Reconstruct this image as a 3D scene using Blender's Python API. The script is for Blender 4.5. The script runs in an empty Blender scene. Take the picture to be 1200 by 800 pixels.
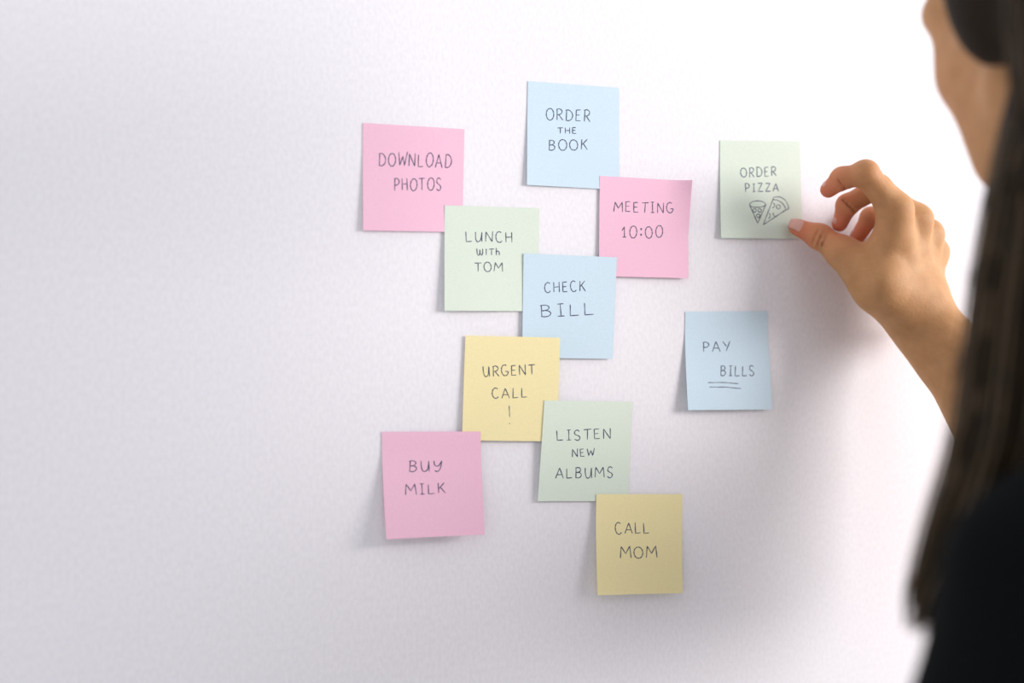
import bpy, bmesh, math, random
import numpy as np
from mathutils import Vector, Matrix

# ------------------------------------------------------------------ camera, sky, light
scene = bpy.context.scene
COL = scene.collection
F_PX = 1235.0                       # focal length for a 1200 px wide frame
YAW = math.radians(20.9)
CAM = (0.0, -0.73, 1.40)
cam = bpy.data.cameras.new('camera')
cam.sensor_width = 36.0
cam.lens = F_PX * 36.0 / 1200.0
cam.clip_start = 0.01
cam.dof.use_dof = True
cam.dof.focus_distance = 0.80
cam.dof.aperture_fstop = 2.2
cam_o = bpy.data.objects.new('camera', cam)
COL.objects.link(cam_o)
cam_o.location = CAM
cam_o.rotation_euler = (math.pi / 2, 0, -YAW)
scene.camera = cam_o

world = bpy.data.worlds.new('world')
scene.world = world
world.use_nodes = True
bg = world.node_tree.nodes['Background']
bg.inputs[0].default_value = (0.91, 0.945, 1.0, 1)
bg.inputs[1].default_value = 0.85

def area(name, loc, target, sx, sy, power, color, spread=180):
    l = bpy.data.lights.new(name, 'AREA')
    l.shape = 'RECTANGLE'; l.size = sx; l.size_y = sy
    l.energy = power; l.color = color; l.spread = math.radians(spread)
    o = bpy.data.objects.new(name, l); COL.objects.link(o)
    o.location = loc
    d = Vector(target) - Vector(loc)
    o.rotation_euler = d.to_track_quat('-Z', 'Y').to_euler()
    return o
area('window_daylight', (3.0, -1.56, 1.95), (0.38, 0.0, 1.34), 1.35, 1.15, 90.0, (1.0, 0.965, 0.95), 170)

vs = scene.view_settings
vs.view_transform = 'Standard'; vs.look = 'None'; vs.gamma = 1.0
vs.exposure = 0.16; vs.use_curve_mapping = False

# ------------------------------------------------------------------ helpers
CY, SY = math.cos(YAW), math.sin(YAW)
def at_wall(px, py, w=0.0):
    """the point a distance w in front of the wall seen at a photo position"""
    u = (px - 600) / F_PX; v = (400 - py) / F_PX
    dx, dy = SY + u * CY, CY - u * SY
    t = (-CAM[1] - w) / dy
    return np.array((t * dx, -w, CAM[2] + t * v))
def at_depth(px, py, t):
    u = (px - 600) / F_PX; v = (400 - py) / F_PX
    return np.array((t * (SY + u * CY), CAM[1] + t * (CY - u * SY), CAM[2] + t * v))

def mesh_obj(name, verts, faces, mat, parent=None, smooth=True):
    me = bpy.data.meshes.new(name)
    me.from_pydata([tuple(map(float, v)) for v in verts], [], [tuple(map(int, f)) for f in faces])
    if smooth:
        me.polygons.foreach_set('use_smooth', [True] * len(me.polygons))
    me.materials.append(mat)
    me.update()
    o = bpy.data.objects.new(name, me); COL.objects.link(o)
    if parent is not None: o.parent = parent
    return o

def principled(name, color, rough=0.6, **kw):
    m = bpy.data.materials.new(name); m.use_nodes = True
    b = m.node_tree.nodes['Principled BSDF']
    b.inputs['Base Color'].default_value = (*color, 1)
    b.inputs['Roughness'].default_value = rough
    for k, v in kw.items():
        b.inputs[k].default_value = v
    return m, b, m.node_tree

def noise_bump(nt, b, scale, strength, dist=0.001, stretch=(1, 1, 1), detail=3):
    tc = nt.nodes.new('ShaderNodeTexCoord'); mp = nt.nodes.new('ShaderNodeMapping')
    mp.inputs['Scale'].default_value = stretch
    n = nt.nodes.new('ShaderNodeTexNoise'); n.inputs['Scale'].default_value = scale; n.inputs['Detail'].default_value = detail
    bp = nt.nodes.new('ShaderNodeBump'); bp.inputs['Strength'].default_value = strength; bp.inputs['Distance'].default_value = dist
    nt.links.new(tc.outputs['Object'], mp.inputs[0]); nt.links.new(mp.outputs[0], n.inputs[0])
    nt.links.new(n.outputs[0], bp.inputs['Height']); nt.links.new(bp.outputs[0], b.inputs['Normal'])
    return n

def noise_color(nt, b, n, c0, c1, lo=0.35, hi=0.65):
    r = nt.nodes.new('ShaderNodeValToRGB')
    r.color_ramp.elements[0].position = lo; r.color_ramp.elements[1].position = hi
    r.color_ramp.elements[0].color = (*c0, 1); r.color_ramp.elements[1].color = (*c1, 1)
    nt.links.new(n.outputs[0], r.inputs[0]); nt.links.new(r.outputs[0], b.inputs['Base Color'])
    return r

# ------------------------------------------------------------------ materials
M_wall, b, nt = principled('painted_wall', (0.80, 0.76, 0.81), 0.75)
n = noise_bump(nt, b, 420, 0.18, 0.0006, (1, 1, 0.55), 4)
noise_color(nt, b, n, (0.775, 0.745, 0.785), (0.825, 0.795, 0.835))
M_floor, b, nt = principled('pale_wood_floor', (0.63, 0.58, 0.52), 0.45)
n = noise_bump(nt, b, 6, 0.1, 0.001, (1, 12, 1)); noise_color(nt, b, n, (0.58, 0.53, 0.47), (0.68, 0.63, 0.57))
M_trim, b, nt = principled('white_trim', (0.8, 0.79, 0.78), 0.4)

def paper(name, c):
    m, b, nt = principled(name, c, 0.8)
    b.inputs['Specular IOR Level'].default_value = 0.2
    n = noise_bump(nt, b, 900, 0.12, 0.0002)
    noise_color(nt, b, n, tuple(x * 0.97 for x in c), tuple(min(1, x * 1.02) for x in c))
    tr = nt.nodes.new('ShaderNodeBsdfTranslucent'); tr.inputs[0].default_value = (*c, 1)
    mx = nt.nodes.new('ShaderNodeMixShader'); mx.inputs[0].default_value = 0.07
    out = nt.nodes['Material Output']
    nt.links.new(b.outputs[0], mx.inputs[1]); nt.links.new(tr.outputs[0], mx.inputs[2]); nt.links.new(mx.outputs[0], out.inputs[0])
    return m
PAPER = {'pink': paper('pink_paper', (0.90, 0.54, 0.685)),
         'blue': paper('blue_paper', (0.63, 0.765, 0.865)),
         'green': paper('green_paper', (0.715, 0.79, 0.69)),
         'yellow': paper('yellow_paper', (0.92, 0.80, 0.45))}
def ink(name, c, a):
    m, b, nt = principled(name, c, 0.5)
    tr = nt.nodes.new('ShaderNodeBsdfTransparent')
    mx = nt.nodes.new('ShaderNodeMixShader'); mx.inputs[0].default_value = a
    nt.links.new(tr.outputs[0], mx.inputs[1]); nt.links.new(b.outputs[0], mx.inputs[2])
    nt.links.new(mx.outputs[0], nt.nodes['Material Output'].inputs[0])
    return m
INK = ink('blue_black_ink', (0.035, 0.045, 0.115), 0.80)

def skin_material():
    m, b, nt = principled('skin', (0.5, 0.3, 0.2), 0.58)
    b.inputs['Subsurface Weight'].default_value = 0.35
    b.inputs['Subsurface Radius'].default_value = (1.0, 0.35, 0.2)
    b.inputs['Subsurface Scale'].default_value = 0.006
    b.inputs['Specular IOR Level'].default_value = 0.22
    n = noise_bump(nt, b, 420, 0.30, 0.0008, (1, 1, 1), 5)
    tc = nt.nodes.new('ShaderNodeTexCoord')
    n2 = nt.nodes.new('ShaderNodeTexNoise'); n2.inputs['Scale'].default_value = 90; n2.inputs['Detail'].default_value = 6
    nt.links.new(tc.outputs['Object'], n2.inputs[0])
    r = nt.nodes.new('ShaderNodeValToRGB')
    r.color_ramp.elements[0].position = 0.3; r.color_ramp.elements[1].position = 0.7
    r.color_ramp.elements[0].color = (0.465, 0.240, 0.104, 1); r.color_ramp.elements[1].color = (0.545, 0.292, 0.136, 1)
    nt.links.new(n2.outputs[0], r.inputs[0])
    at = nt.nodes.new('ShaderNodeAttribute'); at.attribute_name = 'blush_and_glow'
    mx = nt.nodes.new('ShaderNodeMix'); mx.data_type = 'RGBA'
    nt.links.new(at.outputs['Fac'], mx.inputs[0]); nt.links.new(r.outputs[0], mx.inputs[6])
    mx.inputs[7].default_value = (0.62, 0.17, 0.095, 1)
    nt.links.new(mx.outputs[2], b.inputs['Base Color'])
    return m
M_skin = skin_material()
M_nail, b, nt = principled('nail', (0.64, 0.33, 0.27), 0.28)
M_shirt, b, nt = principled('black_knit', (0.0025, 0.0035, 0.004), 0.9)
b.inputs['Specular IOR Level'].default_value = 0.06
noise_bump(nt, b, 700, 0.3, 0.0008)
M_trouser, b, nt = principled('dark_denim', (0.015, 0.018, 0.03), 0.85); noise_bump(nt, b, 900, 0.3, 0.0006)
M_shoe, b, nt = principled('white_canvas', (0.6, 0.6, 0.58), 0.7); noise_bump(nt, b, 600, 0.3, 0.0006)
M_sole, b, nt = principled('rubber_sole', (0.75, 0.75, 0.73), 0.6)
M_hair, b, nt = principled('brown_hair', (0.04, 0.022, 0.012), 0.65)
b.inputs['Specular IOR Level'].default_value = 0.08
n = noise_bump(nt, b, 900, 0.3, 0.001, (1, 1, 0.012)); noise_color(nt, b, n, (0.006, 0.0045, 0.003), (0.026, 0.016, 0.007))
M_strand, b, nt = principled('brown_hair_ends_lit', (0.085, 0.048, 0.018), 0.5)  # lighter than the hair: paler ends, plus painted light shining through the edge
n = noise_bump(nt, b, 260, 0.2, 0.001, (1, 1, 0.05)); noise_color(nt, b, n, (0.034, 0.020, 0.008), (0.10, 0.058, 0.021))
M_eye, b, nt = principled('eyeball', (0.85, 0.83, 0.80), 0.15)
M_iris, b, nt = principled('iris', (0.06, 0.03, 0.015), 0.1)
M_lip, b, nt = principled('lips', (0.50, 0.18, 0.16), 0.4)

# ------------------------------------------------------------------ the setting
def box(name, lo, hi, mat, bevel=0.0):
    bm = bmesh.new()
    bmesh.ops.create_cube(bm, size=1)
    for v in bm.verts:
        v.co = [lo[i] + (v.co[i] + 0.5) * (hi[i] - lo[i]) for i in range(3)]
    if bevel:
        bmesh.ops.bevel(bm, geom=bm.edges[:], offset=bevel, segments=2, affect='EDGES')
    me = bpy.data.meshes.new(name); bm.to_mesh(me); bm.free()
    me.materials.append(mat)
    o = bpy.data.objects.new(name, me); COL.objects.link(o)
    o['kind'] = 'structure'
    return o
box('wall_back', (-2.4, 0.0, -0.02), (2.8, 0.12, 2.7), M_wall)
box('floor', (-2.4, -3.2, -0.1), (2.8, 0.0, 0.0), M_floor)
box('baseboard_back', (-2.4, -0.015, 0.0), (2.8, 0.0, 0.09), M_trim, 0.003)

# ------------------------------------------------------------------ handwriting
def arc(cx, cy, rx, ry, a0, a1, n=14):
    return [(cx + rx * math.cos(math.radians(a0 + (a1 - a0) * i / n)),
             cy + ry * math.sin(math.radians(a0 + (a1 - a0) * i / n))) for i in range(n + 1)]
G = {   # strokes of each letter in a unit box, y up; last number is the relative width
 'A': ([[(0, 0), (.48, 1), (.98, -.02)], [(.14, .36), (.84, .34)]], .86),
 'B': ([[(.10, 1), (.08, 0)], [(-.02, .96), (.45, 1.0), (.74, .85), (.66, .62), (.30, .52), (.12, .52)], [(.12, .52), (.60, .50), (.86, .30), (.72, .06), (.36, -.02), (.0, .03)]], .74),
 'C': ([arc(.52, .5, .50, .52, 52, 318)], .74),
 'D': ([[(.10, .98), (.08, 0)], [(-.04, .94), (.40, .98), (.80, .78), (.96, .46), (.80, .14), (.42, -.02), (-.02, .02)]], .82),
 'E': ([[(.10, 1), (.08, 0)], [(.06, .97), (.86, 1.0)], [(.10, .52), (.72, .54)], [(.06, .02), (.90, .03)]], .66),
 'G': ([arc(.50, .5, .50, .52, 58, 330) + [(.95, .38), (.55, .40)]], .80),
 'H': ([[(.06, 1), (.06, 0)], [(.90, 1.02), (.92, -.02)], [(.06, .50), (.92, .53)]], .74),
 'I': ([[(.5, .97), (.5, .02)], [(.10, .98), (.92, 1.0)], [(.06, .01), (.96, .02)]], .50),
 'K': ([[(.08, 1), (.06, 0)], [(.86, 1.0), (.10, .44)], [(.30, .58), (.94, -.02)]], .74),
 'L': ([[(.08, 1.0), (.06, .02), (.94, .05)]], .66),
 'M': ([[(.0, 0), (.10, 1), (.50, .36), (.90, 1.0), (1.0, -.02)]], 1.02),
 'N': ([[(.04, 0), (.08, 1), (.88, .0), (.94, 1.05)]], .82),
 'O': ([arc(.5, .5, .49, .52, 100, 468, 20)], .86),
 'P': ([[(.12, 1), (.10, -.02)], [(-.02, .95), (.45, 1.02), (.88, .82), (.78, .55), (.40, .44), (.12, .46)]], .70),
 'R': ([[(.12, 1), (.10, -.02)], [(-.02, .94), (.45, 1.02), (.84, .84), (.72, .58), (.36, .48), (.12, .49)], [(.34, .48), (.98, -.02)]], .76),
 'S': ([[(.88, .88), (.62, 1.02), (.28, .98), (.10, .78), (.22, .58), (.62, .46), (.88, .28), (.74, .04), (.38, -.02), (.04, .12)]], .66),
 'T': ([[(.50, .98), (.48, 0)], [(-.04, .96), (1.04, 1.0)]], .76),
 'U': ([[(.04, 1.0), (.06, .40), (.22, .06), (.46, .02), (.76, .24), (.90, .98)], [(.90, .98), (.92, .0)]], .78),
 'W': ([[(.0, 1.0), (.22, .0), (.52, .70), (.78, .0), (1.05, 1.05)]], .98),
 'Y': ([[(.02, 1.0), (.10, .62), (.34, .48), (.62, .56), (.92, 1.0)], [(.92, 1.0), (.80, .30), (.50, -.02), (.14, .04)]], .76),
 'V': ([[(.0, 1.0), (.48, .46)], [(1.0, 1.02), (.40, -.02)]], .78),      # the straight Y
 'Z': ([[(.04, .97), (.88, 1.0), (.06, .02), (1.02, .04)]], .80),
 'w': ([[(.0, 1.0), (.06, .2), (.26, .02), (.46, .3), (.50, .85), (.54, .3), (.74, .02), (.94, .3), (1.0, 1.0)]], .92),
 'h': ([[(.10, 1.1), (.08, 0)], [(.10, .45), (.44, .62), (.74, .46), (.80, .0)]], .66),
 'J': ([[(.5, .97), (.5, .02)], [(.14, .98), (.9, 1.0)]], .40),           # an i with one top serif
 '1': ([[(.05, .62), (.56, 1.0), (.56, .02)], [(.14, .02), (.96, .02)]], .50),
 '0': ([arc(.5, .5, .47, .52, 95, 460, 20)], .78),
 ':': ([arc(.5, .24, .16, .06, 0, 360, 8), arc(.5, .74, .16, .06, 0, 360, 8)], .30),
 ' ': ([], .5)}

def smooth_line(pts, closed=False, sub=4):
    """a Catmull-Rom line through the points, only for strokes of more than three"""
    if len(pts) < 4: return pts
    out = []
    n = len(pts)
    for i in range(n - 1):
        p0 = pts[max(i - 1, 0)]; p1 = pts[i]; p2 = pts[i + 1]; p3 = pts[min(i + 2, n - 1)]
        for k in range(sub):
            t = k / sub
            out.append(tuple(0.5 * ((2 * p1[j]) + (-p0[j] + p2[j]) * t + (2 * p0[j] - 5 * p1[j] + 4 * p2[j] - p3[j]) * t * t + (-p0[j] + 3 * p1[j] - 3 * p2[j] + p3[j]) * t ** 3) for j in (0, 1)))
    out.append(pts[-1])
    return out

ANGULAR = set('AEHIKLMNTVWZ1J')
def word(text, x0, y0, x1, y1, h, rng):
    """strokes of a word written from (x0,y0) to (x1,y1) on its baseline, photo scale"""
    ws = [G[c][1] for c in text]
    gap = 0.30
    total = sum(ws) + gap * (len(ws) - 1)
    L = math.hypot(x1 - x0, y1 - y0)
    e = ((x1 - x0) / L, (y1 - y0) / L); up = (e[1], -e[0])
    s = L / total
    out = []; x = 0.0
    for c, w in zip(text, ws):
        hh = h * rng.uniform(.95, 1.05); dy = rng.uniform(-.05, .04) * h; sl = rng.uniform(-.05, .05)
        for st in G[c][0]:
            pts = st if c in ANGULAR else smooth_line(st)
            q = []
            for (a, b_) in pts:
                lx = x * s + a * w * s + sl * b_ * hh
                ly = b_ * hh + dy
                q.append((x0 + e[0] * lx + up[0] * ly, y0 + e[1] * lx + up[1] * ly))
            out.append(q)
        x += w + gap
    return out

# ------------------------------------------------------------------ sticky notes
def bez(a, b, s): return a + (b - a) * s
class Note:
    def __init__(self, corners, lifts, start=0.18, power=1.35, curl=0.0):
        self.px = [np.array(c, float) for c in corners]                # TL TR BR BL
        self.w = [l * 0.001 * (0.78 if l > 4 else 0.9) for l in lifts]
        self.c = [at_wall(p[0], p[1], w) for p, w in zip(self.px, self.w)]
        self.start, self.power, self.curl = start, power, curl
    def uv(self, p):
        """position on the sheet of a photo position"""
        A, B, Cc, D = self.px
        s, t = .5, .5
        for _ in range(12):
            f = A * (1 - s) * (1 - t) + B * s * (1 - t) + Cc * s * t + D * (1 - s) * t - np.array(p)
            ds = (B - A) * (1 - t) + (Cc - D) * t; dt = (D - A) * (1 - s) + (Cc - B) * s
            J = np.array([[ds[0], dt[0]], [ds[1], dt[1]]])
            d = np.linalg.solve(J, -f); s += d[0]; t += d[1]
        return s, t
    def point(self, s, t, off=0.0):
        A, B, Cc, D = self.c
        p = A * (1 - s) * (1 - t) + B * s * (1 - t) + Cc * s * t + D * (1 - s) * t
        g = max(0.0, (t - self.start) / (1 - self.start)) ** self.power if t > self.start else 0.0
        top = bez(self.w[0], self.w[1], s); bot = bez(self.w[3], self.w[2], s)
        w = bez(top, bot, g)
        w += self.curl * max(0, s - .72) ** 2 * max(0, .55 - t) ** 1.0 * 12   # a turned-up corner
        w += 0.0004 * math.sin(s * 5.1 + self.px[0][0]) * t * min(1.0, bot / .004)
        p = p.copy(); p[1] = -w
        if off:
            e = 0.01
            a = self.point(s + e, t) - self.point(s - e, t); b_ = self.point(s, t - e) - self.point(s, t + e)
            nrm = np.cross(a, b_); nrm /= np.linalg.norm(nrm)
            if nrm[1] > 0: nrm = -nrm
            p = p + nrm * off
        return p

def sheet(note, mat, N=26):
    th = 0.00012
    V = []; Fc = []
    for side in (th, 0.00001):
        for j in range(N + 1):
            for i in range(N + 1):
                V.append(note.point(i / N, j / N, side))
    K = (N + 1) ** 2
    V += list(V)                                                     # the rim has vertices of its own
    idx = lambda i, j, k=0: k * K + j * (N + 1) + i
    for j in range(N):
        for i in range(N):
            Fc.append((idx(i, j), idx(i, j + 1), idx(i + 1, j + 1), idx(i + 1, j)))
            Fc.append((idx(i, j, 1), idx(i + 1, j, 1), idx(i + 1, j + 1, 1), idx(i, j + 1, 1)))
    for i in range(N):
        Fc.append((idx(i, 0, 2), idx(i + 1, 0, 2), idx(i + 1, 0, 3), idx(i, 0, 3)))
        Fc.append((idx(i, N, 2), idx(i, N, 3), idx(i + 1, N, 3), idx(i + 1, N, 2)))
        Fc.append((idx(0, i, 2), idx(0, i, 3), idx(0, i + 1, 3), idx(0, i + 1, 2)))
        Fc.append((idx(N, i, 2), idx(N, i + 1, 2), idx(N, i + 1, 3), idx(N, i, 3)))
    used = sorted({i for f in Fc for i in f}); new = {v: i for i, v in enumerate(used)}
    return [V[i] for i in used], [tuple(new[i] for i in f) for f in Fc]

def resample(pts, step):
    out = [pts[0]]
    for a, b_ in zip(pts[:-1], pts[1:]):
        n = max(1, int(math.hypot(b_[0] - a[0], b_[1] - a[1]) / step))
        for k in range(1, n + 1):
            out.append((a[0] + (b_[0] - a[0]) * k / n, a[1] + (b_[1] - a[1]) * k / n))
    return out

def writing(note, strokes, width, rng):
    """ink ribbons lying on the sheet"""
    V = []; Fc = []; layer = 0
    for st in strokes:
        pts = resample(st, 1.6)
        layer += 1
        off = 0.00016 + 0.000004 * (layer % 9)
        base = len(V)
        n = len(pts)
        for i, p in enumerate(pts):
            a = pts[max(0, i - 1)]; b_ = pts[min(n - 1, i + 1)]
            d = np.array((b_[0] - a[0], b_[1] - a[1])); l = np.linalg.norm(d) or 1
            nn = np.array((-d[1], d[0])) / l
            wd = width * (0.88 + 0.16 * math.sin(i * .7 + layer) ) * (0.65 if i in (0, n - 1) else 1)
            for sgn in (-.5, .5):
                q = np.array(p) + nn * wd * sgn
                s, t = note.uv(q)
                V.append(note.point(s, t, off))
        for i in range(n - 1):
            k = base + 2 * i
            Fc.append((k, k + 1, k + 3, k + 2))
    return V, Fc

def circle(cx, cy, r, a0=0, a1=360): return arc(cx, cy, r, r, a0, a1, 14)
def q8(pts): return [(850 + x / 8, 180 + y / 8) for x, y in pts]
pizza_marks = [q8([(222, 478), (298, 652), (376, 474)]),
    q8(smooth_line([(222, 478), (245, 452), (298, 442), (350, 452), (376, 474)])),
    q8(smooth_line([(222, 484), (255, 500), (300, 503), (345, 496), (374, 480)])),
    q8(circle(268, 532, 16)), q8(circle(318, 532, 16)), q8(circle(303, 582, 16)),
    q8([(442, 428), (350, 666), (568, 524)]),
    q8(smooth_line([(440, 430), (490, 438), (535, 470), (566, 522)])),
    q8(smooth_line([(440, 430), (456, 408), (515, 408), (565, 445), (590, 512), (568, 524)])),
    q8(circle(493, 498, 19)), q8(arc(438, 484, 20, 22, -80, 100)), q8(arc(466, 566, 22, 22, 10, 215)), q8(arc(392, 582, 24, 26, -55, 75))]

NOTES = [
 # colour, corners TL TR BR BL, lifts mm, words, extra strokes, label, curl
 ('pink', [(425.2, 144), (544.3, 151.4), (541.6, 272), (425.5, 269.8)], (.4, .4, 1.0, 3.0),
  [('DOWNLOAD', 443.5, 193.2, 528.4, 196.4, 15), ('PHOTOS', 461, 222.5, 516.4, 222.8, 13.5)], [],
  'pink sticky note reading DOWNLOAD PHOTOS, leftmost of the upper notes', .0),
 ('blue', [(618.7, 95), (725.5, 102.8), (725.5, 222.5), (617.5, 216.5)], (.4, .4, .8, 2.6),
  [('ORDER', 639.6, 140, 691, 142.2, 13), ('THE', 653, 156.4, 675, 156.6, 7), ('BOOK', 642.4, 175.4, 688, 175.6, 12)], [],
  'pale blue sticky note reading ORDER THE BOOK, topmost on the wall', 0),
 ('green', [(521.2, 240.5), (632, 243.8), (630.5, 364.5), (520.9, 364)], (1.5, .5, 1.2, 5.0),
  [('LUNCH', 545.4, 283.8, 599.8, 283.4, 11.8), ('wJTh', 558.3, 299, 585.3, 298.8, 7.6), ('TOM', 555.8, 317.5, 588, 317.8, 10.5)], [],
  'pale green sticky note reading LUNCH with TOM, overlapping the pink download note', 0),
 ('pink', [(702.9, 206), (807.5, 212.1), (807.1, 326), (702, 323.5)], (1.4, .6, 5.0, 2.4),
  [('MEETING', 718.8, 248, 788.8, 249.6, 12), ('10:00', 728, 278.5, 776, 278.3, 13)], [],
  'pink sticky note reading MEETING 10:00 with a turned-up top corner', .010),
 ('blue', [(613.6, 296.6), (722.8, 301.5), (718, 420.3), (612, 419)], (1.8, 3.5, 2.4, 2.6),
  [('CHECK', 637.5, 342.8, 685.6, 341.4, 11.6), ('BILL', 633.4, 371.4, 695.8, 369.2, 14)], [],
  'pale blue sticky note reading CHECK BILL in the middle of the cluster', 0),
 ('green', [(843.8, 164.4), (937.4, 165.3), (940.3, 279.7), (844.7, 278.8)], (.4, .4, 1.2, 3.6),
  [('ORDER', 868, 207.6, 909.4, 206, 10.6), ('PIZZA', 873, 224.8, 912, 224.4, 9.8)], pizza_marks,
  'pale green sticky note reading ORDER PIZZA with two drawn pizza slices, under the thumb', 0),
 ('blue', [(803, 365), (899.6, 364.4), (905.6, 479.6), (806.6, 480.4)], (.4, .4, 6.5, 9.5),
  [('PAV', 824.4, 412, 856, 411.6, 11.4), ('BILLS', 844, 440.2, 884, 440.6, 11.8)],
  [[(829.6, 448.4), (847, 448.2), (865, 449.6)], [(831, 453.6), (850, 453.6), (868.4, 455.4)]],
  'blue sticky note reading PAY BILLS with double underline, apart at the right', 0),
 ('yellow', [(545.4, 392.9), (656.4, 395.6), (652.5, 517), (541.5, 515.8)], (1.5, 3.6, 2.6, 3.2),
  [('URGENT', 566, 441, 626.4, 438.8, 11.8), ('CALL', 576, 467, 617, 465.6, 11.4)],
  [[(595.6, 475), (596.2, 488.4)], [(595.6, 495.6), (596.8, 496.6)]],
  'yellow sticky note reading URGENT CALL with an exclamation mark', 0),
 ('green', [(638, 469), (742, 470.6), (735.5, 587), (630, 587)], (3.6, .6, 1.2, 2.6),
  [('LISTEN', 652, 516, 715.5, 513.4, 11.8), ('NEW', 669.6, 535.2, 695.4, 533.8, 9), ('ALBUMS', 650.4, 560.6, 717.6, 559, 11.8)], [],
  'pale green sticky note reading LISTEN NEW ALBUMS, below the urgent call note', 0),
 ('pink', [(447.3, 505.8), (563.2, 505.4), (568, 626.2), (452.6, 631.4)], (.5, 3.8, 13, 14),
  [('BUY', 479.5, 553, 518, 552.6, 12.6), ('MILK', 475.3, 580.3, 522.6, 578.2, 12)], [],
  'pink sticky note reading BUY MILK, lifting from the wall at lower left', 0),
 ('yellow', [(699, 578.9), (799.8, 578.9), (799.8, 694.8), (700, 697.2)], (2.4, .5, 8, 12),
  [('CALL', 721.7, 626.4, 761.3, 625, 12.8), ('MOM', 727, 654.8, 770, 653, 13)], [],
  'yellow sticky note reading CALL MOM, lowest on the wall', 0)]

rng = random.Random(4)
for colour, corners, lifts, words, extra, label, curl in NOTES:
    nt_ = Note(corners, lifts, curl=curl)
    V, Fc = sheet(nt_, PAPER[colour])
    root = mesh_obj('sticky_note', V, Fc, PAPER[colour])
    root['label'] = label; root['category'] = 'sticky note'; root['group'] = 'sticky notes on the wall'
    for wd in words:
        if wd[0] == 'BILL':                 # written wide apart
            pass
        V, Fc = writing(nt_, word(*wd, rng), 1.25, rng)
        mesh_obj('handwriting', V, Fc, INK, root)
    if extra:
        V, Fc = writing(nt_, extra, 1.05, rng)
        mesh_obj('drawing' if len(extra) > 5 else ('underline' if colour == 'blue' else 'exclamation_mark'), V, Fc, INK, root)

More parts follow.
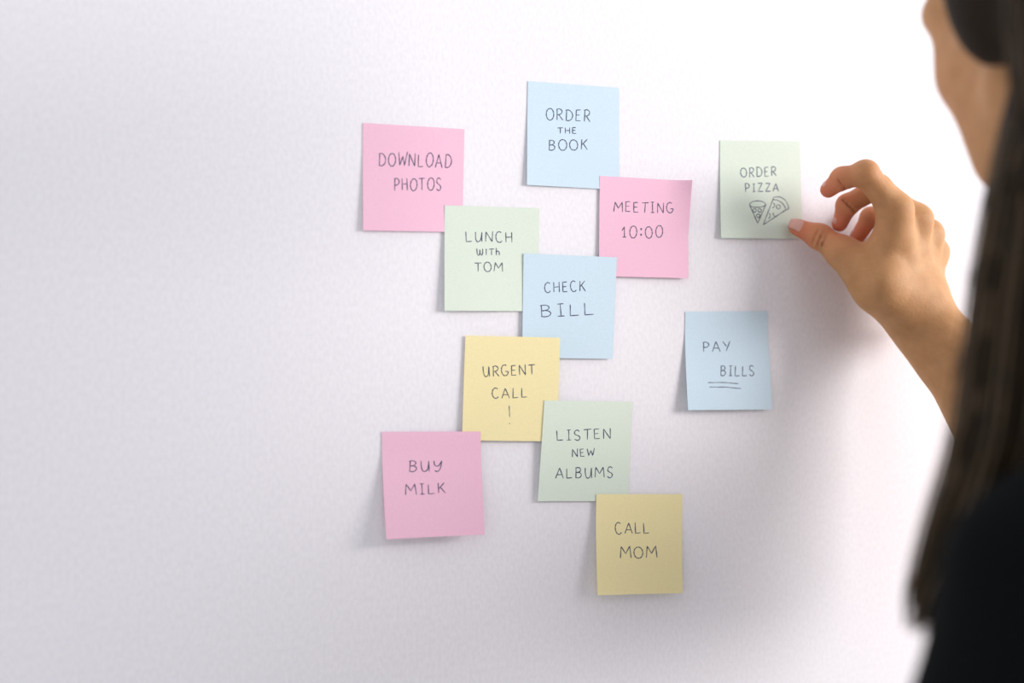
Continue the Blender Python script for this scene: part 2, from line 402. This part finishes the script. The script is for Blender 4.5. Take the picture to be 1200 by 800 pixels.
# ------------------------------------------------------------------ smooth bodies from distance fields
class Field:
    def __init__(self, lo, hi, h):
        self.lo = np.array(lo, float); self.h = h
        n = np.ceil((np.array(hi) - self.lo) / h).astype(int) + 1
        self.n = n
        self.ax = [(self.lo[i] + h * np.arange(n[i])).astype(np.float32) for i in range(3)]
        self.d = np.full(n, 0.5, np.float32)
    def sub(self, lo, hi, m):
        sl = []
        for i in range(3):
            a = max(0, int((lo[i] - m - self.lo[i]) / self.h)); b_ = min(self.n[i], int((hi[i] + m - self.lo[i]) / self.h) + 2)
            if a >= b_: return None
            sl.append(slice(a, b_))
        return tuple(sl)
    def grid(self, sl):
        return (self.ax[0][sl[0]][:, None, None], self.ax[1][sl[1]][None, :, None], self.ax[2][sl[2]][None, None, :])
    def comb(self, sl, d, k, op='u'):
        c = self.d[sl]
        if op == 's':                                       # carve
            d = -d
            hh = np.clip(0.5 - 0.5 * (c - d) / k, 0, 1)
            self.d[sl] = c + (d - c) * hh + k * hh * (1 - hh)
        else:
            hh = np.clip(0.5 + 0.5 * (c - d) / k, 0, 1)
            self.d[sl] = c + (d - c) * hh - k * hh * (1 - hh)
    def cone(self, a, ra, b_, rb, k=0.004, flat=None, op='u'):
        a = np.array(a, float); b_ = np.array(b_, float); R = max(ra, rb)
        sl = self.sub(np.minimum(a, b_) - R, np.maximum(a, b_) + R, max(0.02, 2 * k))
        if sl is None: return
        X, Y, Z = self.grid(sl)
        ab = b_ - a; L2 = float(ab @ ab) or 1e-9
        px, py, pz = X - a[0], Y - a[1], Z - a[2]
        t = np.clip((px * ab[0] + py * ab[1] + pz * ab[2]) / L2, 0, 1)
        qx, qy, qz = px - t * ab[0], py - t * ab[1], pz - t * ab[2]
        q2 = qx * qx + qy * qy + qz * qz
        if flat is not None:
            nv, f = flat
            qn = qx * nv[0] + qy * nv[1] + qz * nv[2]
            q2 = q2 + qn * qn * (1 / f ** 2 - 1)
        self.comb(sl, np.sqrt(q2) - (ra + (rb - ra) * t), k, op)
    def chain(self, pts, k=0.004, flat=None):
        for (a, ra), (b_, rb) in zip(pts[:-1], pts[1:]): self.cone(a, ra, b_, rb, k, flat)
    def ell(self, c, r, k=0.004, R=None, op='u'):
        c = np.array(c, float); r = np.array(r, float); m = r.max()
        sl = self.sub(c - m, c + m, max(0.02, 2 * k))
        if sl is None: return
        X, Y, Z = self.grid(sl)
        p = [X - c[0], Y - c[1], Z - c[2]]
        if R is None: q = p
        else: q = [p[0] * R[0][i] + p[1] * R[1][i] + p[2] * R[2][i] for i in range(3)]
        k0 = np.sqrt((q[0] / r[0]) ** 2 + (q[1] / r[1]) ** 2 + (q[2] / r[2]) ** 2)
        k1 = np.sqrt((q[0] / r[0] ** 2) ** 2 + (q[1] / r[1] ** 2) ** 2 + (q[2] / r[2] ** 2) ** 2) + 1e-9
        self.comb(sl, k0 * (k0 - 1) / k1, k, op)
    def mesh(self):
        D = self.d; h = self.h
        ins = D < 0
        cs = np.zeros(np.array(D.shape) - 1, np.int8)
        for dx in (0, 1):
            for dy in (0, 1):
                for dz in (0, 1):
                    cs += ins[dx:D.shape[0] - 1 + dx, dy:D.shape[1] - 1 + dy, dz:D.shape[2] - 1 + dz]
        cells = np.argwhere((cs > 0) & (cs < 8))
        idx = np.full(cs.shape, -1, np.int64)
        idx[cells[:, 0], cells[:, 1], cells[:, 2]] = np.arange(len(cells))
        acc = np.zeros((len(cells), 3)); cnt = np.zeros(len(cells))
        corners = [(a, b_, c) for a in (0, 1) for b_ in (0, 1) for c in (0, 1)]
        for ca in corners:
            for ax in range(3):
                if ca[ax]: continue
                cb = list(ca); cb[ax] = 1
                va = D[cells[:, 0] + ca[0], cells[:, 1] + ca[1], cells[:, 2] + ca[2]]
                vb = D[cells[:, 0] + cb[0], cells[:, 1] + cb[1], cells[:, 2] + cb[2]]
                m = (va < 0) != (vb < 0)
                t = np.where(m, va / np.where(m, va - vb, 1), 0)
                p = np.tile(np.array(ca, float), (len(cells), 1)); p[:, ax] = t
                acc[m] += p[m]; cnt[m] += 1
        V = self.lo + h * (cells + acc / cnt[:, None])
        quads = []
        for ax in range(3):
            a1, a2 = (ax + 1) % 3, (ax + 2) % 3
            s0 = [slice(1, -1)] * 3; s1 = [slice(1, -1)] * 3
            s0[ax] = slice(0, -1); s1[ax] = slice(1, None)
            A = ins[tuple(s0)]; B = ins[tuple(s1)]
            e = np.argwhere(A != B)
            off = np.array([1, 1, 1]); off[ax] = 0
            e = e + off
            flip = ins[e[:, 0], e[:, 1], e[:, 2]]
            def cell(d1, d2):
                q = e.copy(); q[:, a1] -= d1; q[:, a2] -= d2
                return idx[q[:, 0], q[:, 1], q[:, 2]]
            Q = np.stack([cell(1, 1), cell(0, 1), cell(0, 0), cell(1, 0)], 1)
            Q[~flip] = Q[~flip][:, ::-1]
            quads.append(Q)
        Q = np.concatenate(quads)
        Q = Q[(Q >= 0).all(1)]
        return V, Q

def relax(V, Q, it=2, lam=0.5):
    e = np.concatenate([Q[:, [0, 1]], Q[:, [1, 2]], Q[:, [2, 3]], Q[:, [3, 0]]])
    for _ in range(it):
        s = np.zeros_like(V); c = np.zeros(len(V))
        for a, b_ in ((0, 1), (1, 0)):
            np.add.at(s, e[:, a], V[e[:, b_]]); np.add.at(c, e[:, a], 1)
        V = V + lam * (s / np.maximum(c, 1)[:, None] - V)
    return V

def big_mesh(name, pieces, mat, parent=None, attr=None):
    Vs = []; Qs = []; o = 0
    for V, Q in pieces:
        Vs.append(V); Qs.append(Q + o); o += len(V)
    V = np.concatenate(Vs); Q = np.concatenate(Qs)
    me = bpy.data.meshes.new(name)
    me.vertices.add(len(V)); me.vertices.foreach_set('co', V.astype(np.float32).ravel())
    me.loops.add(Q.size); me.loops.foreach_set('vertex_index', Q.astype(np.int32).ravel())
    me.polygons.add(len(Q)); me.polygons.foreach_set('loop_start', np.arange(0, Q.size, 4, dtype=np.int32))
    me.polygons.foreach_set('use_smooth', np.ones(len(Q), bool))
    me.update(calc_edges=True); me.validate()
    me.materials.append(mat)
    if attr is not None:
        a = me.attributes.new('blush_and_glow', 'FLOAT', 'POINT'); a.data.foreach_set('value', attr(V).astype(np.float32))
    ob = bpy.data.objects.new(name, me); COL.objects.link(ob)
    if parent is not None: ob.parent = parent
    return ob

# ------------------------------------------------------------------ the right hand and forearm
W = at_wall
H = {
 'thumb': [(W(1030, 334, .052), .0150), (W(988, 296, .034), .0112), (W(960, 277, .020), .0095), (W(934, 266, .0088), .0068)],
 'index': [(W(1049, 246, .066), .0112), (W(1014, 203, .064), .0094), (W(987, 209, .050), .0082), (W(971, 222, .038), .0066)],
 'middle': [(W(1073, 258, .056), .0112), (W(1029, 219, .046), .0092), (W(993, 240, .034), .0080), (W(984, 262, .026), .0064)],
 'ring': [(W(1087, 275, .044), .0105), (W(1054, 246, .028), .0086), (W(1020, 254, .016), .0074), (W(1004, 279, .011), .0062)],
 'pinky': [(W(1094, 296, .034), .0100), (W(1066, 274, .018), .0074), (W(1042, 286, .012), .0064), (W(1034, 302, .012), .0056)]}
wristA = W(1061, 350, .049); wristB = W(1081, 351, .038)
wrist = (wristA + wristB) / 2
elbow = W(1262, 652, .150)
view = np.array((0.66, 0.75, 0.0))
fore_ax = (elbow - wrist) / np.linalg.norm(elbow - wrist)
pn = view - fore_ax * (view @ fore_ax); pn /= np.linalg.norm(pn)

allp = [p for ch in H.values() for p, r in ch]
lo = np.min(allp, 0) - .03; hi = np.max(allp, 0) + .03
hi = np.maximum(hi, wrist + .05); lo = np.minimum(lo, wrist - .05)
hi[1] = min(hi[1], -0.0003)
lo = np.minimum(lo, wrist + fore_ax * .17 - .05); hi = np.maximum(hi, wrist + fore_ax * .17 + .05); hi[1] = min(hi[1], -0.0003)
hf = 0.0013
palm = Field(lo, hi, hf)
# carpus and metacarpals
for name, r in (('index', .0120), ('middle', .0118), ('ring', .0112), ('pinky', .0108)):
    mcp = H[name][0][0]
    w0 = wristA + (wristB - wristA) * {'index': 0., 'middle': .33, 'ring': .66, 'pinky': 1.}[name]
    palm.cone(w0, .0142, mcp, r, .013)
palm.cone(H['thumb'][0][0], .0160, H['thumb'][1][0], .0118, .012)
palm.cone(H['thumb'][0][0], .0150, wristA, .0150, .018)
palm.cone(H['thumb'][0][0], .0125, H['index'][0][0], .0070, .010)
palm.cone((H['thumb'][1][0] + H['thumb'][0][0]) / 2, .0080, (H['index'][0][0] * .75 + H['thumb'][0][0] * .25), .0075, .012)
# forearm
palm.cone(H['thumb'][0][0], .0130, W(1072, 388, .050), .0165, .020)
palm.cone(wristA, .0180, wristB, .0180, .012)
palm.cone(wrist, .0225, wrist + fore_ax * .05, .0245, .016, (pn, .90))
palm.cone(wrist + fore_ax * .05, .0245, elbow, .040, .016, (pn, .86))
palm.ell(W(1113, 379, .040), (.0125, .0125, .014), .010)            # ulna knuckle
# fingers kept apart from one another
fing = Field(lo, hi, hf)
for name in ('index', 'middle', 'ring', 'pinky'):
    one = Field(lo, hi, hf)
    ch = H[name]
    one.chain(ch, .004)
    for (p, r), sw in zip(ch[1:3], (.0006, .0004)):
        one.ell(p, (r + sw,) * 3, .003)
    one.ell(ch[0][0], (ch[0][1] + .0004,) * 3, .004)
    d = one.d; c = fing.d; k = .0012
    hh = np.clip(.5 + .5 * (c - d) / k, 0, 1); fing.d = c + (d - c) * hh - k * hh * (1 - hh)
one = Field(lo, hi, hf); one.chain(H['thumb'], .005); one.ell(H['thumb'][2][0], (.0098,) * 3, .003)
d = one.d; c = fing.d; k = .0012
hh = np.clip(.5 + .5 * (c - d) / k, 0, 1); fing.d = c + (d - c) * hh - k * hh * (1 - hh)
k = .008
hh = np.clip(.5 + .5 * (palm.d - fing.d) / k, 0, 1)
palm.d = palm.d + (fing.d - palm.d) * hh - k * hh * (1 - hh)
del one, fing
def toward_cam(p):
    d = np.array(CAM) - p; return d / np.linalg.norm(d)
def crease(p, q, r, depth):                                          # skin fold on the side facing the room
    palm.cone(p, r, q, r, .0016, op='s')
ip = H['thumb'][2][0]
ax = H['thumb'][3][0] - ip; ax /= np.linalg.norm(ax)
for s in (-.006, -.0025, .0015):
    c0 = ip + ax * s; tc_ = toward_cam(c0); tc_ = tc_ - ax * (tc_ @ ax); tc_ /= np.linalg.norm(tc_); sd = np.cross(ax, tc_)
    for t0, t1 in ((-.95, -.45), (-.45, .05), (.05, .5)):
        palm.cone(c0 + (tc_ * math.cos(t0) + sd * math.sin(t0)) * .0102, .0008, c0 + (tc_ * math.cos(t1) + sd * math.sin(t1)) * .0102, .0008, .0016, op='s')
def fold(c0, ax, r, a0, a1, depth=.0008):
    tc_ = toward_cam(c0); tc_ = tc_ - ax * (tc_ @ ax); tc_ /= np.linalg.norm(tc_); sd = np.cross(ax, tc_)
    N = 5
    pts = [c0 + (tc_ * math.cos(a0 + (a1 - a0) * i / N) + sd * math.sin(a0 + (a1 - a0) * i / N)) * r for i in range(N + 1)]
    for p, q in zip(pts[:-1], pts[1:]): palm.cone(p, depth, q, depth, .0012, op='s')
for name, a0, a1 in (('index', -1.6, .1), ('middle', -1.4, 1.1)):
    p, r = H[name][2]; axf = H[name][3][0] - H[name][1][0]; axf /= np.linalg.norm(axf)
    fold(p, axf, r + .0002, a0, a1, .0008)
p, r = H['index'][1]
V1, Q1 = palm.mesh(); V1 = relax(V1, Q1, 2, .4)

# ------------------------------------------------------------------ head, neck, torso
HEAD = np.array((0.468, -0.333, 1.582)); SC = 0.92
hyaw, hpitch = math.radians(-20), math.radians(-8)
RH = np.array((Matrix.Rotation(hyaw, 3, 'Z') @ Matrix.Rotation(hpitch, 3, 'X') @ Matrix.Rotation(math.radians(-6), 3, 'Y')))
def hd(x, y, z): return HEAD + RH @ (np.array((x, y, z)) * SC)
def hr(*r): return np.array(r) * SC
neck_base = np.array((0.485, -0.415, 1.375))
f = Field(HEAD - (.12, .16, .26), HEAD + (.12, .14, .15), .002)
E = lambda c, r, k=.01, op='u': f.ell(hd(*c), hr(*r), k, RH, op)
def C(a, ra, b_, rb, k=.008, op='u'): f.cone(hd(*a), ra * SC, hd(*b_), rb * SC, k, None, op)
E((0, -.012, .045), (.073, .096, .082))
E((0, .030, -.025), (.059, .066, .085), .02)
E((0, .045, .055), (.060, .045, .045), .02)
for s in (-1, 1):
    C((s * .052, .000, -.050), .016, (s * .012, .078, -.103), .014, .018)
    C((s * .043, .046, -.040), .020, (s * .034, .052, -.078), .019, .018)
    E((s * .039, .056, -.022), (.020, .022, .022), .018)
    C((s * .012, .090, .022), .009, (s * .052, .070, .022), .0105, .014)
    C((s * .052, .062, .012), .009, (s * .050, .058, -.022), .012, .014)
    E((s * .027, .108, -.002), (.014, .013, .009), .010, 's')
    E((s * .031, .080, -.002), (.0145, .0135, .0125), .002)
    E((s * .031, .0925, -.003), (.0105, .006, .0042), .002, 's')
    E((s * .0095, .1085, -.038), (.007, .007, .006), .004)
    E((s * .005, .1075, -.047), (.0028, .004, .003), .002, 's')
    E((s * .074, -.010, -.008), (.008, .018, .031), .006)
    E((s * .081, -.006, -.004), (.004, .010, .018), .003, 's')
C((0, .090, .012), .008, (0, .112, -.034), .0085, .008)
E((0, .114, -.037), (.008, .008, .007), .006)
E((0, .084, -.104), (.018, .016, .016), .014)
C((-.017, .089, -.066), .0045, (0, .0960, -.064), .0055, .006); C((.017, .089, -.066), .0045, (0, .0960, -.064), .0055, .006)
C((-.014, .089, -.074), .005, (0, .0945, -.0755), .0058, .006); C((.014, .089, -.074), .005, (0, .0945, -.0755), .0058, .006)
C((-.013, .0965, -.070), .001, (0, .1025, -.0698), .001, .0015, 's'); C((.013, .0965, -.070), .001, (0, .1025, -.0698), .001, .0015, 's')
f.cone(hd(0, -.030, -.03), .050, neck_base, .054, .02)
V2, Q2 = f.mesh(); V2 = relax(V2, Q2, 2, .4)

shR = np.array((0.690, -0.315, 1.368)); shL = np.array((0.334, -0.447, 1.303))
elL = np.array((0.237, -0.452, 1.070)); wrL = np.array((0.285, -0.340, 0.855))
chest = (shR + shL) / 2
def torso(F, g, sleeves=True):
    """torso and arms; g makes the clothing a little larger than the body"""
    F.cone(chest + (0, -.01, -.03), .085 + g, chest + (-.005, -.01, -.20), .082 + g, .05)
    for s in (-1, 1):
        sh = shR if s > 0 else shL
        m = chest + (s * .075, -.005, -.10)
        F.cone(chest + (s * .05, 0, -.05), .075 + g, chest + (s * .06, -.01, -.30), .070 + g, .05)
        F.cone(neck_base + (s * .02, -.01, -.015), .040 + g, sh, (.042 if s > 0 else .036) + g, .04)
        F.ell(chest + (s * .072, .070, -.16), (.055 + g, .048 + g, .058 + g), .03)
        F.cone(chest + (s * .055, -.01, -.30), .070 + g, chest + (s * .065, -.02, -.48), .085 + g, .05)
    F.cone(shL, .044 + g, elL, .037 + g, .03)
    F.cone(elL, .037 + g, wrL, .024 + g, .02)
    return F
bf = Field((.12, -.66, .72), (.86, -.02, 1.50), .005)
torso(bf, 0.0)
bf.cone(shR, .046, elbow, .040, .03)
bf.cone(elbow, .040, elbow + (wrist - elbow) * .45, .031, .02)
bf.cone(neck_base, .050, neck_base - (0, 0, .06), .06, .03)
# the left hand hangs relaxed
hl = wrL + (0, .006, -.035)
for i, (dy, dz, r) in enumerate(((.030, -.065, .009), (.012, -.078, .009), (-.006, -.075, .0088), (-.022, -.062, .008))):
    b0 = wrL + np.array((0, .6 * dy, -.070))
    bf.cone(wrL + (0, 0, -.01), .016, b0, .0115, .010)
    b1 = b0 + (0.010, .15 * dy, -.038); b2 = b1 + (.012, .05 * dy, dz * .5)
    bf.cone(b0, .0100, b1, r, .003); bf.cone(b1, r, b2, r * .8, .003)
bf.cone(wrL + (0, .012, -.02), .014, wrL + (.004, .036, -.055), .011, .008); bf.cone(wrL + (.004, .036, -.055), .011, wrL + (.012, .044, -.090), .0085, .004)
V3, Q3 = bf.mesh(); V3 = relax(V3, Q3, 1, .4)

tips = [(H[n][3][0], .016, .85) for n in H] + [(H[n][2][0], .011, .6) for n in ('index', 'middle', 'ring')] + [(H['index'][1][0], .010, .18)]  # fingertips: natural redness plus the glow of light through shaded flesh, painted in
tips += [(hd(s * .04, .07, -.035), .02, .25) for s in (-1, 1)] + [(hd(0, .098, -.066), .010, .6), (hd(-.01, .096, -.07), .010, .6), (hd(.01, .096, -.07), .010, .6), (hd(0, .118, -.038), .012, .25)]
def blush_and_glow(V):
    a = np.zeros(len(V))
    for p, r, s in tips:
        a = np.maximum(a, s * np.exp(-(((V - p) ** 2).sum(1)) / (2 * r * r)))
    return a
person = big_mesh('person', [(V1, Q1), (V2, Q2), (V3, Q3)], M_skin, None, blush_and_glow)
person['label'] = 'person with long brown hair in a black top pressing the pizza note to the wall'
person['category'] = 'person'

# nails
def nail(tip, joint, up, length, width, lift, back=.0):
    axn = tip - joint; axn /= np.linalg.norm(axn)
    up = up - axn * (up @ axn); up /= np.linalg.norm(up); sd = np.cross(axn, up)
    V = []; Fc = []; N, Mm = 10, 10
    R = width * .62
    for layer in (0, 1):
        for j in range(Mm + 1):
            v = j / Mm
            wv = width * (1 - .10 * v) * (1 if .12 < v < .86 else (.86 if v in (0,) else .93))
            if v > .9: wv *= .8
            for i in range(N + 1):
                a = (i / N - .5) * wv / R
                rr = R - (.0006 if layer else 0)
                p = tip + axn * (back + (v - .5) * length) + up * (lift - R + rr * math.cos(a) - (.0026 if v > .5 else .0008) * (2 * v - 1) ** 2) + sd * rr * math.sin(a)
                V.append(p)
    K = (N + 1) * (Mm + 1)
    for j in range(Mm):
        for i in range(N):
            q = (j * (N + 1) + i, j * (N + 1) + i + 1, (j + 1) * (N + 1) + i + 1, (j + 1) * (N + 1) + i)
            Fc.append(q); Fc.append(tuple(K + x for x in q[::-1]))
    for i in range(N):
        Fc.append((i, K + i, K + i + 1, i + 1)); b0 = Mm * (N + 1)
        Fc.append((b0 + i, b0 + i + 1, K + b0 + i + 1, K + b0 + i))
    for j in range(Mm):
        a0 = j * (N + 1); a1 = (j + 1) * (N + 1)
        Fc.append((a0, a1, K + a1, K + a0)); Fc.append((a0 + N, K + a0 + N, K + a1 + N, a1 + N))
    return mesh_obj('fingernail', V, Fc, M_nail, person)
tt, tr_ = H['thumb'][3]
nail(tt, H['thumb'][2][0], toward_cam(tt) + np.array((.1, 0, .25)), .0135, .0105, tr_ + .0009, .0)
for n in ('index', 'middle', 'ring', 'pinky'):
    t_, r_ = H[n][3]; j_ = H[n][2][0]; p_ = H[n][1][0]
    outw = np.cross(np.cross(t_ - j_, j_ - p_), t_ - j_)
    nail(t_, j_, outw, .0100, .0086, r_ + .0006, -.0022)

# eyes, brows, lashes
def uv_sphere(name, c, r, mat, parent):
    bm = bmesh.new(); bmesh.ops.create_uvsphere(bm, u_segments=24, v_segments=16, radius=r)
    for v in bm.verts: v.co = Vector(RH @ np.array(v.co) + c)
    me = bpy.data.meshes.new(name); bm.to_mesh(me); bm.free(); me.materials.append(mat)
    me.polygons.foreach_set('use_smooth', [True] * len(me.polygons))
    o = bpy.data.objects.new(name, me); COL.objects.link(o); o.parent = parent
    return o
def tubes(paths, sides=4):
    V = []; Fc = []
    for pts, radii in paths:
        pts = [np.asarray(p, float) for p in pts]; n = len(pts); base = len(V)
        for i in range(n):
            d = pts[min(i + 1, n - 1)] - pts[max(i - 1, 0)]; d = d / (np.linalg.norm(d) + 1e-12)
            ref = np.array((1., 0, 0)) if abs(d[0]) < .8 else np.array((0, 1., 0))
            a = np.cross(d, ref); a /= np.linalg.norm(a); b_ = np.cross(d, a)
            for k in range(sides):
                th = 2 * math.pi * k / sides
                V.append(pts[i] + radii[i] * (a * math.cos(th) + b_ * math.sin(th)))
        for i in range(n - 1):
            for k in range(sides):
                q = base + i * sides
                Fc.append((q + k, q + (k + 1) % sides, q + sides + (k + 1) % sides, q + sides + k))
        Fc.append(tuple(base + k for k in range(sides))[::-1]); Fc.append(tuple(base + (n - 1) * sides + k for k in range(sides)))
    return V, Fc
for s in (-1, 1):
    e = uv_sphere('eye', hd(s * .031, .0795, -.002), .0118 * SC, M_eye, person)
    uv_sphere('iris', hd(s * .031, .0875, -.003), .0052 * SC, M_iris, e)
    P = []
    for k in range(16):
        a = -1.1 + 2.2 * k / 15
        r0 = hd(s * .031 + .0125 * math.sin(a), .0805 + .0135 * math.cos(a), .003)
        tip = hd(s * .031 + .020 * math.sin(a), .0805 + .0225 * math.cos(a), .0065)
        mid = (r0 + tip) / 2 - (0, 0, .0012)
        P.append(([r0, mid, tip], (.0004, .0003, .0001)))
    V, Fc = tubes(P); mesh_obj('eyelashes', V, Fc, M_hair, person)
    P = []
    for k in range(40):
        q = k / 39
        r0 = hd(s * (.012 + .040 * q), .1005 - .020 * q ** 1.6, .019 + .006 * math.sin(q * 2.4))
        P.append(([r0, r0 + RH @ np.array((s * .006, -.001, .003))], (.0007, .0002)))
    V, Fc = tubes(P); mesh_obj('eyebrow', V, Fc, M_hair, person)

# ------------------------------------------------------------------ clothing
sf = Field((.10, -.68, .86), (.90, -.02, 1.50), .005)
torso(sf, .006)
sf.cone(shR, .053, shR + (elbow - shR) * .72, .050, .03)
sf.cone(neck_base - (0, 0, .01), .060, neck_base - (0, 0, .06), .07, .03)
sf.cone(neck_base + (0, .004, .02), .052, neck_base + (0, .012, .12), .060, .004, op='s')
sf.d = np.maximum(sf.d, (.90 - sf.ax[2])[None, None, :])
V, Q = sf.mesh(); V = relax(V, Q, 1, .4)
# folds of the cloth
V = V + 0.0018 * np.stack([np.sin(V[:, 2] * 70 + V[:, 0] * 40), np.cos(V[:, 2] * 55 - V[:, 1] * 60), np.zeros(len(V))], 1)
big_mesh('shirt', [(V, Q)], M_shirt, person)

tf = Field((.28, -.66, .03), (.74, -.24, 1.02), .008)
hipc = chest + (0, -.02, -.50)
tf.cone(hipc + (-.06, 0, .10), .100, hipc + (.06, 0, .10), .100, .05); tf.cone(hipc + (-.07, 0, -.02), .105, hipc + (.07, 0, -.02), .105, .05)
feet = []
for s in (-1, 1):
    hp = hipc + (s * .085, 0, -.06); kn = np.array((hipc[0] + s * .10, hipc[1] + .02, .46)); an = np.array((hipc[0] + s * .105, hipc[1] - .01, .07))
    tf.cone(hp, .092, kn, .066, .03); tf.cone(kn, .066, an, .055, .03)
    feet.append(an)
V, Q = tf.mesh(); V = relax(V, Q, 1, .4)
big_mesh('trousers', [(V, Q)], M_trouser, person)
for an in feet:
    ff = Field(an - (.08, .12, .09), an + (.08, .24, .08), .005)
    ff.cone((an[0], an[1] - .02, .05), .040, (an[0], an[1] + .06, .045), .040, .02); ff.cone((an[0], an[1] + .06, .045), .038, (an[0], an[1] + .155, .034), .030, .02)
    ff.cone((an[0], an[1] - .01, .06), .042, (an[0], an[1] - .01, .11), .044, .01)
    ff.d = np.maximum(ff.d, (.012 - ff.ax[2])[None, None, :])
    V, Q = ff.mesh(); sh = big_mesh('shoe', [(V, Q)], M_shoe, person)
    ff = Field(an - (.08, .12, .09), an + (.08, .24, .0), .004)
    ff.cone((an[0], an[1] - .02, .02), .047, (an[0], an[1] + .06, .02), .045, .01); ff.cone((an[0], an[1] + .06, .02), .045, (an[0], an[1] + .16, .02), .036, .01)
    ff.d = np.maximum(ff.d, np.abs(ff.ax[2] - .0122)[None, None, :] - .0120)
    V, Q = ff.mesh(); big_mesh('sole', [(V, Q)], M_sole, sh)

# ------------------------------------------------------------------ hair
D = at_depth
hf_ = Field((.20, -.58, 1.10), (.66, -.18, 1.74), .004)
hf_.ell(hd(0, -.016, .050), hr(.083, .104, .088), .01, RH)
hf_.ell(hd(0, -.060, -.02), hr(.080, .060, .110), .03, RH)
for s in (-1, 1): hf_.ell(hd(s * .070, -.026, .000), hr(.020, .036, .050), .010, RH)
hf_.ell(hd(0, .124, -.055), hr(.140, .088, .118), .006, RH, 's')      # the face stays open
lock = [(D(1262, 40, .49), .020), (D(1234, 140, .475), .019), (D(1205, 240, .462), .0165), (D(1187, 330, .455), .0155), (D(1174, 430, .45), .0155),
        (D(1158, 530, .445), .0150), (D(1120, 632, .44), .0120), (D(1090, 698, .44), .0070), (D(1073, 740, .44), .0016)]
hf_.chain(lock, .008)
GUIDES = [lock]
for x, y, r in ((-.050, -.075, .030), (-.02, -.100, .034), (.02, -.100, .034), (.05, -.075, .030)):
    top = hd(x, y, 0.0)
    pts = [(top, r), (top + (-.002, -.02, -.12), r * 1.05), (np.array((top[0] - .004, -.490, 1.38)), r), (np.array((top[0] - .006, -.525, 1.26)), r * .85), (np.array((top[0] - .008, -.530, 1.16)), r * .4)]
    hf_.chain(pts, .012); GUIDES.append(pts)
pts = [(hd(.078, -.03, .03), .016), (hd(.085, -.03, -.08), .018), (np.array((.560, -.345, 1.40)), .017), (np.array((.575, -.320, 1.30)), .015), (np.array((.570, -.300, 1.20)), .005)]
hf_.chain(pts, .008); GUIDES.append(pts)
V, Q = hf_.mesh(); V = relax(V, Q, 2, .5)
hair = big_mesh('hair', [(V, Q)], M_hair, person)
rs = np.random.RandomState(3)
P = []
for gi, g in enumerate(GUIDES):
    for k in range(90 if gi == 0 else 45):
        th = rs.uniform(0, 2 * math.pi); rad = rs.uniform(.75, 1.08)
        pts = []; dr = rs.normal(0, .0007, 3)
        cut = rs.uniform(.0, .03)
        for i, (p, r) in enumerate(g):
            d = g[min(i + 1, len(g) - 1)][0] - g[max(i - 1, 0)][0]; d = d / np.linalg.norm(d)
            a = np.cross(d, (1., 0.1, 0)); a /= np.linalg.norm(a); b_ = np.cross(d, a)
            pts.append(p + (a * math.cos(th) + b_ * math.sin(th)) * r * rad + dr * i * .5 + (d * cut * -1 if i == len(g) - 1 else 0))
        fine = []
        n = len(pts)
        for i in range(n - 1):
            p0, p1, p2, p3 = pts[max(i - 1, 0)], pts[i], pts[i + 1], pts[min(i + 2, n - 1)]
            for t in (0, .25, .5, .75):
                fine.append(.5 * (2 * p1 + (p2 - p0) * t + (2 * p0 - 5 * p1 + 4 * p2 - p3) * t * t + (-p0 + 3 * p1 - 3 * p2 + p3) * t ** 3))
        fine.append(pts[-1])
        P.append((fine, [.0007] * (len(fine) - 2) + [.0004, .0001]))
V, Fc = tubes(P, 3)
mesh_obj('loose_strands', V, Fc, M_strand, hair)
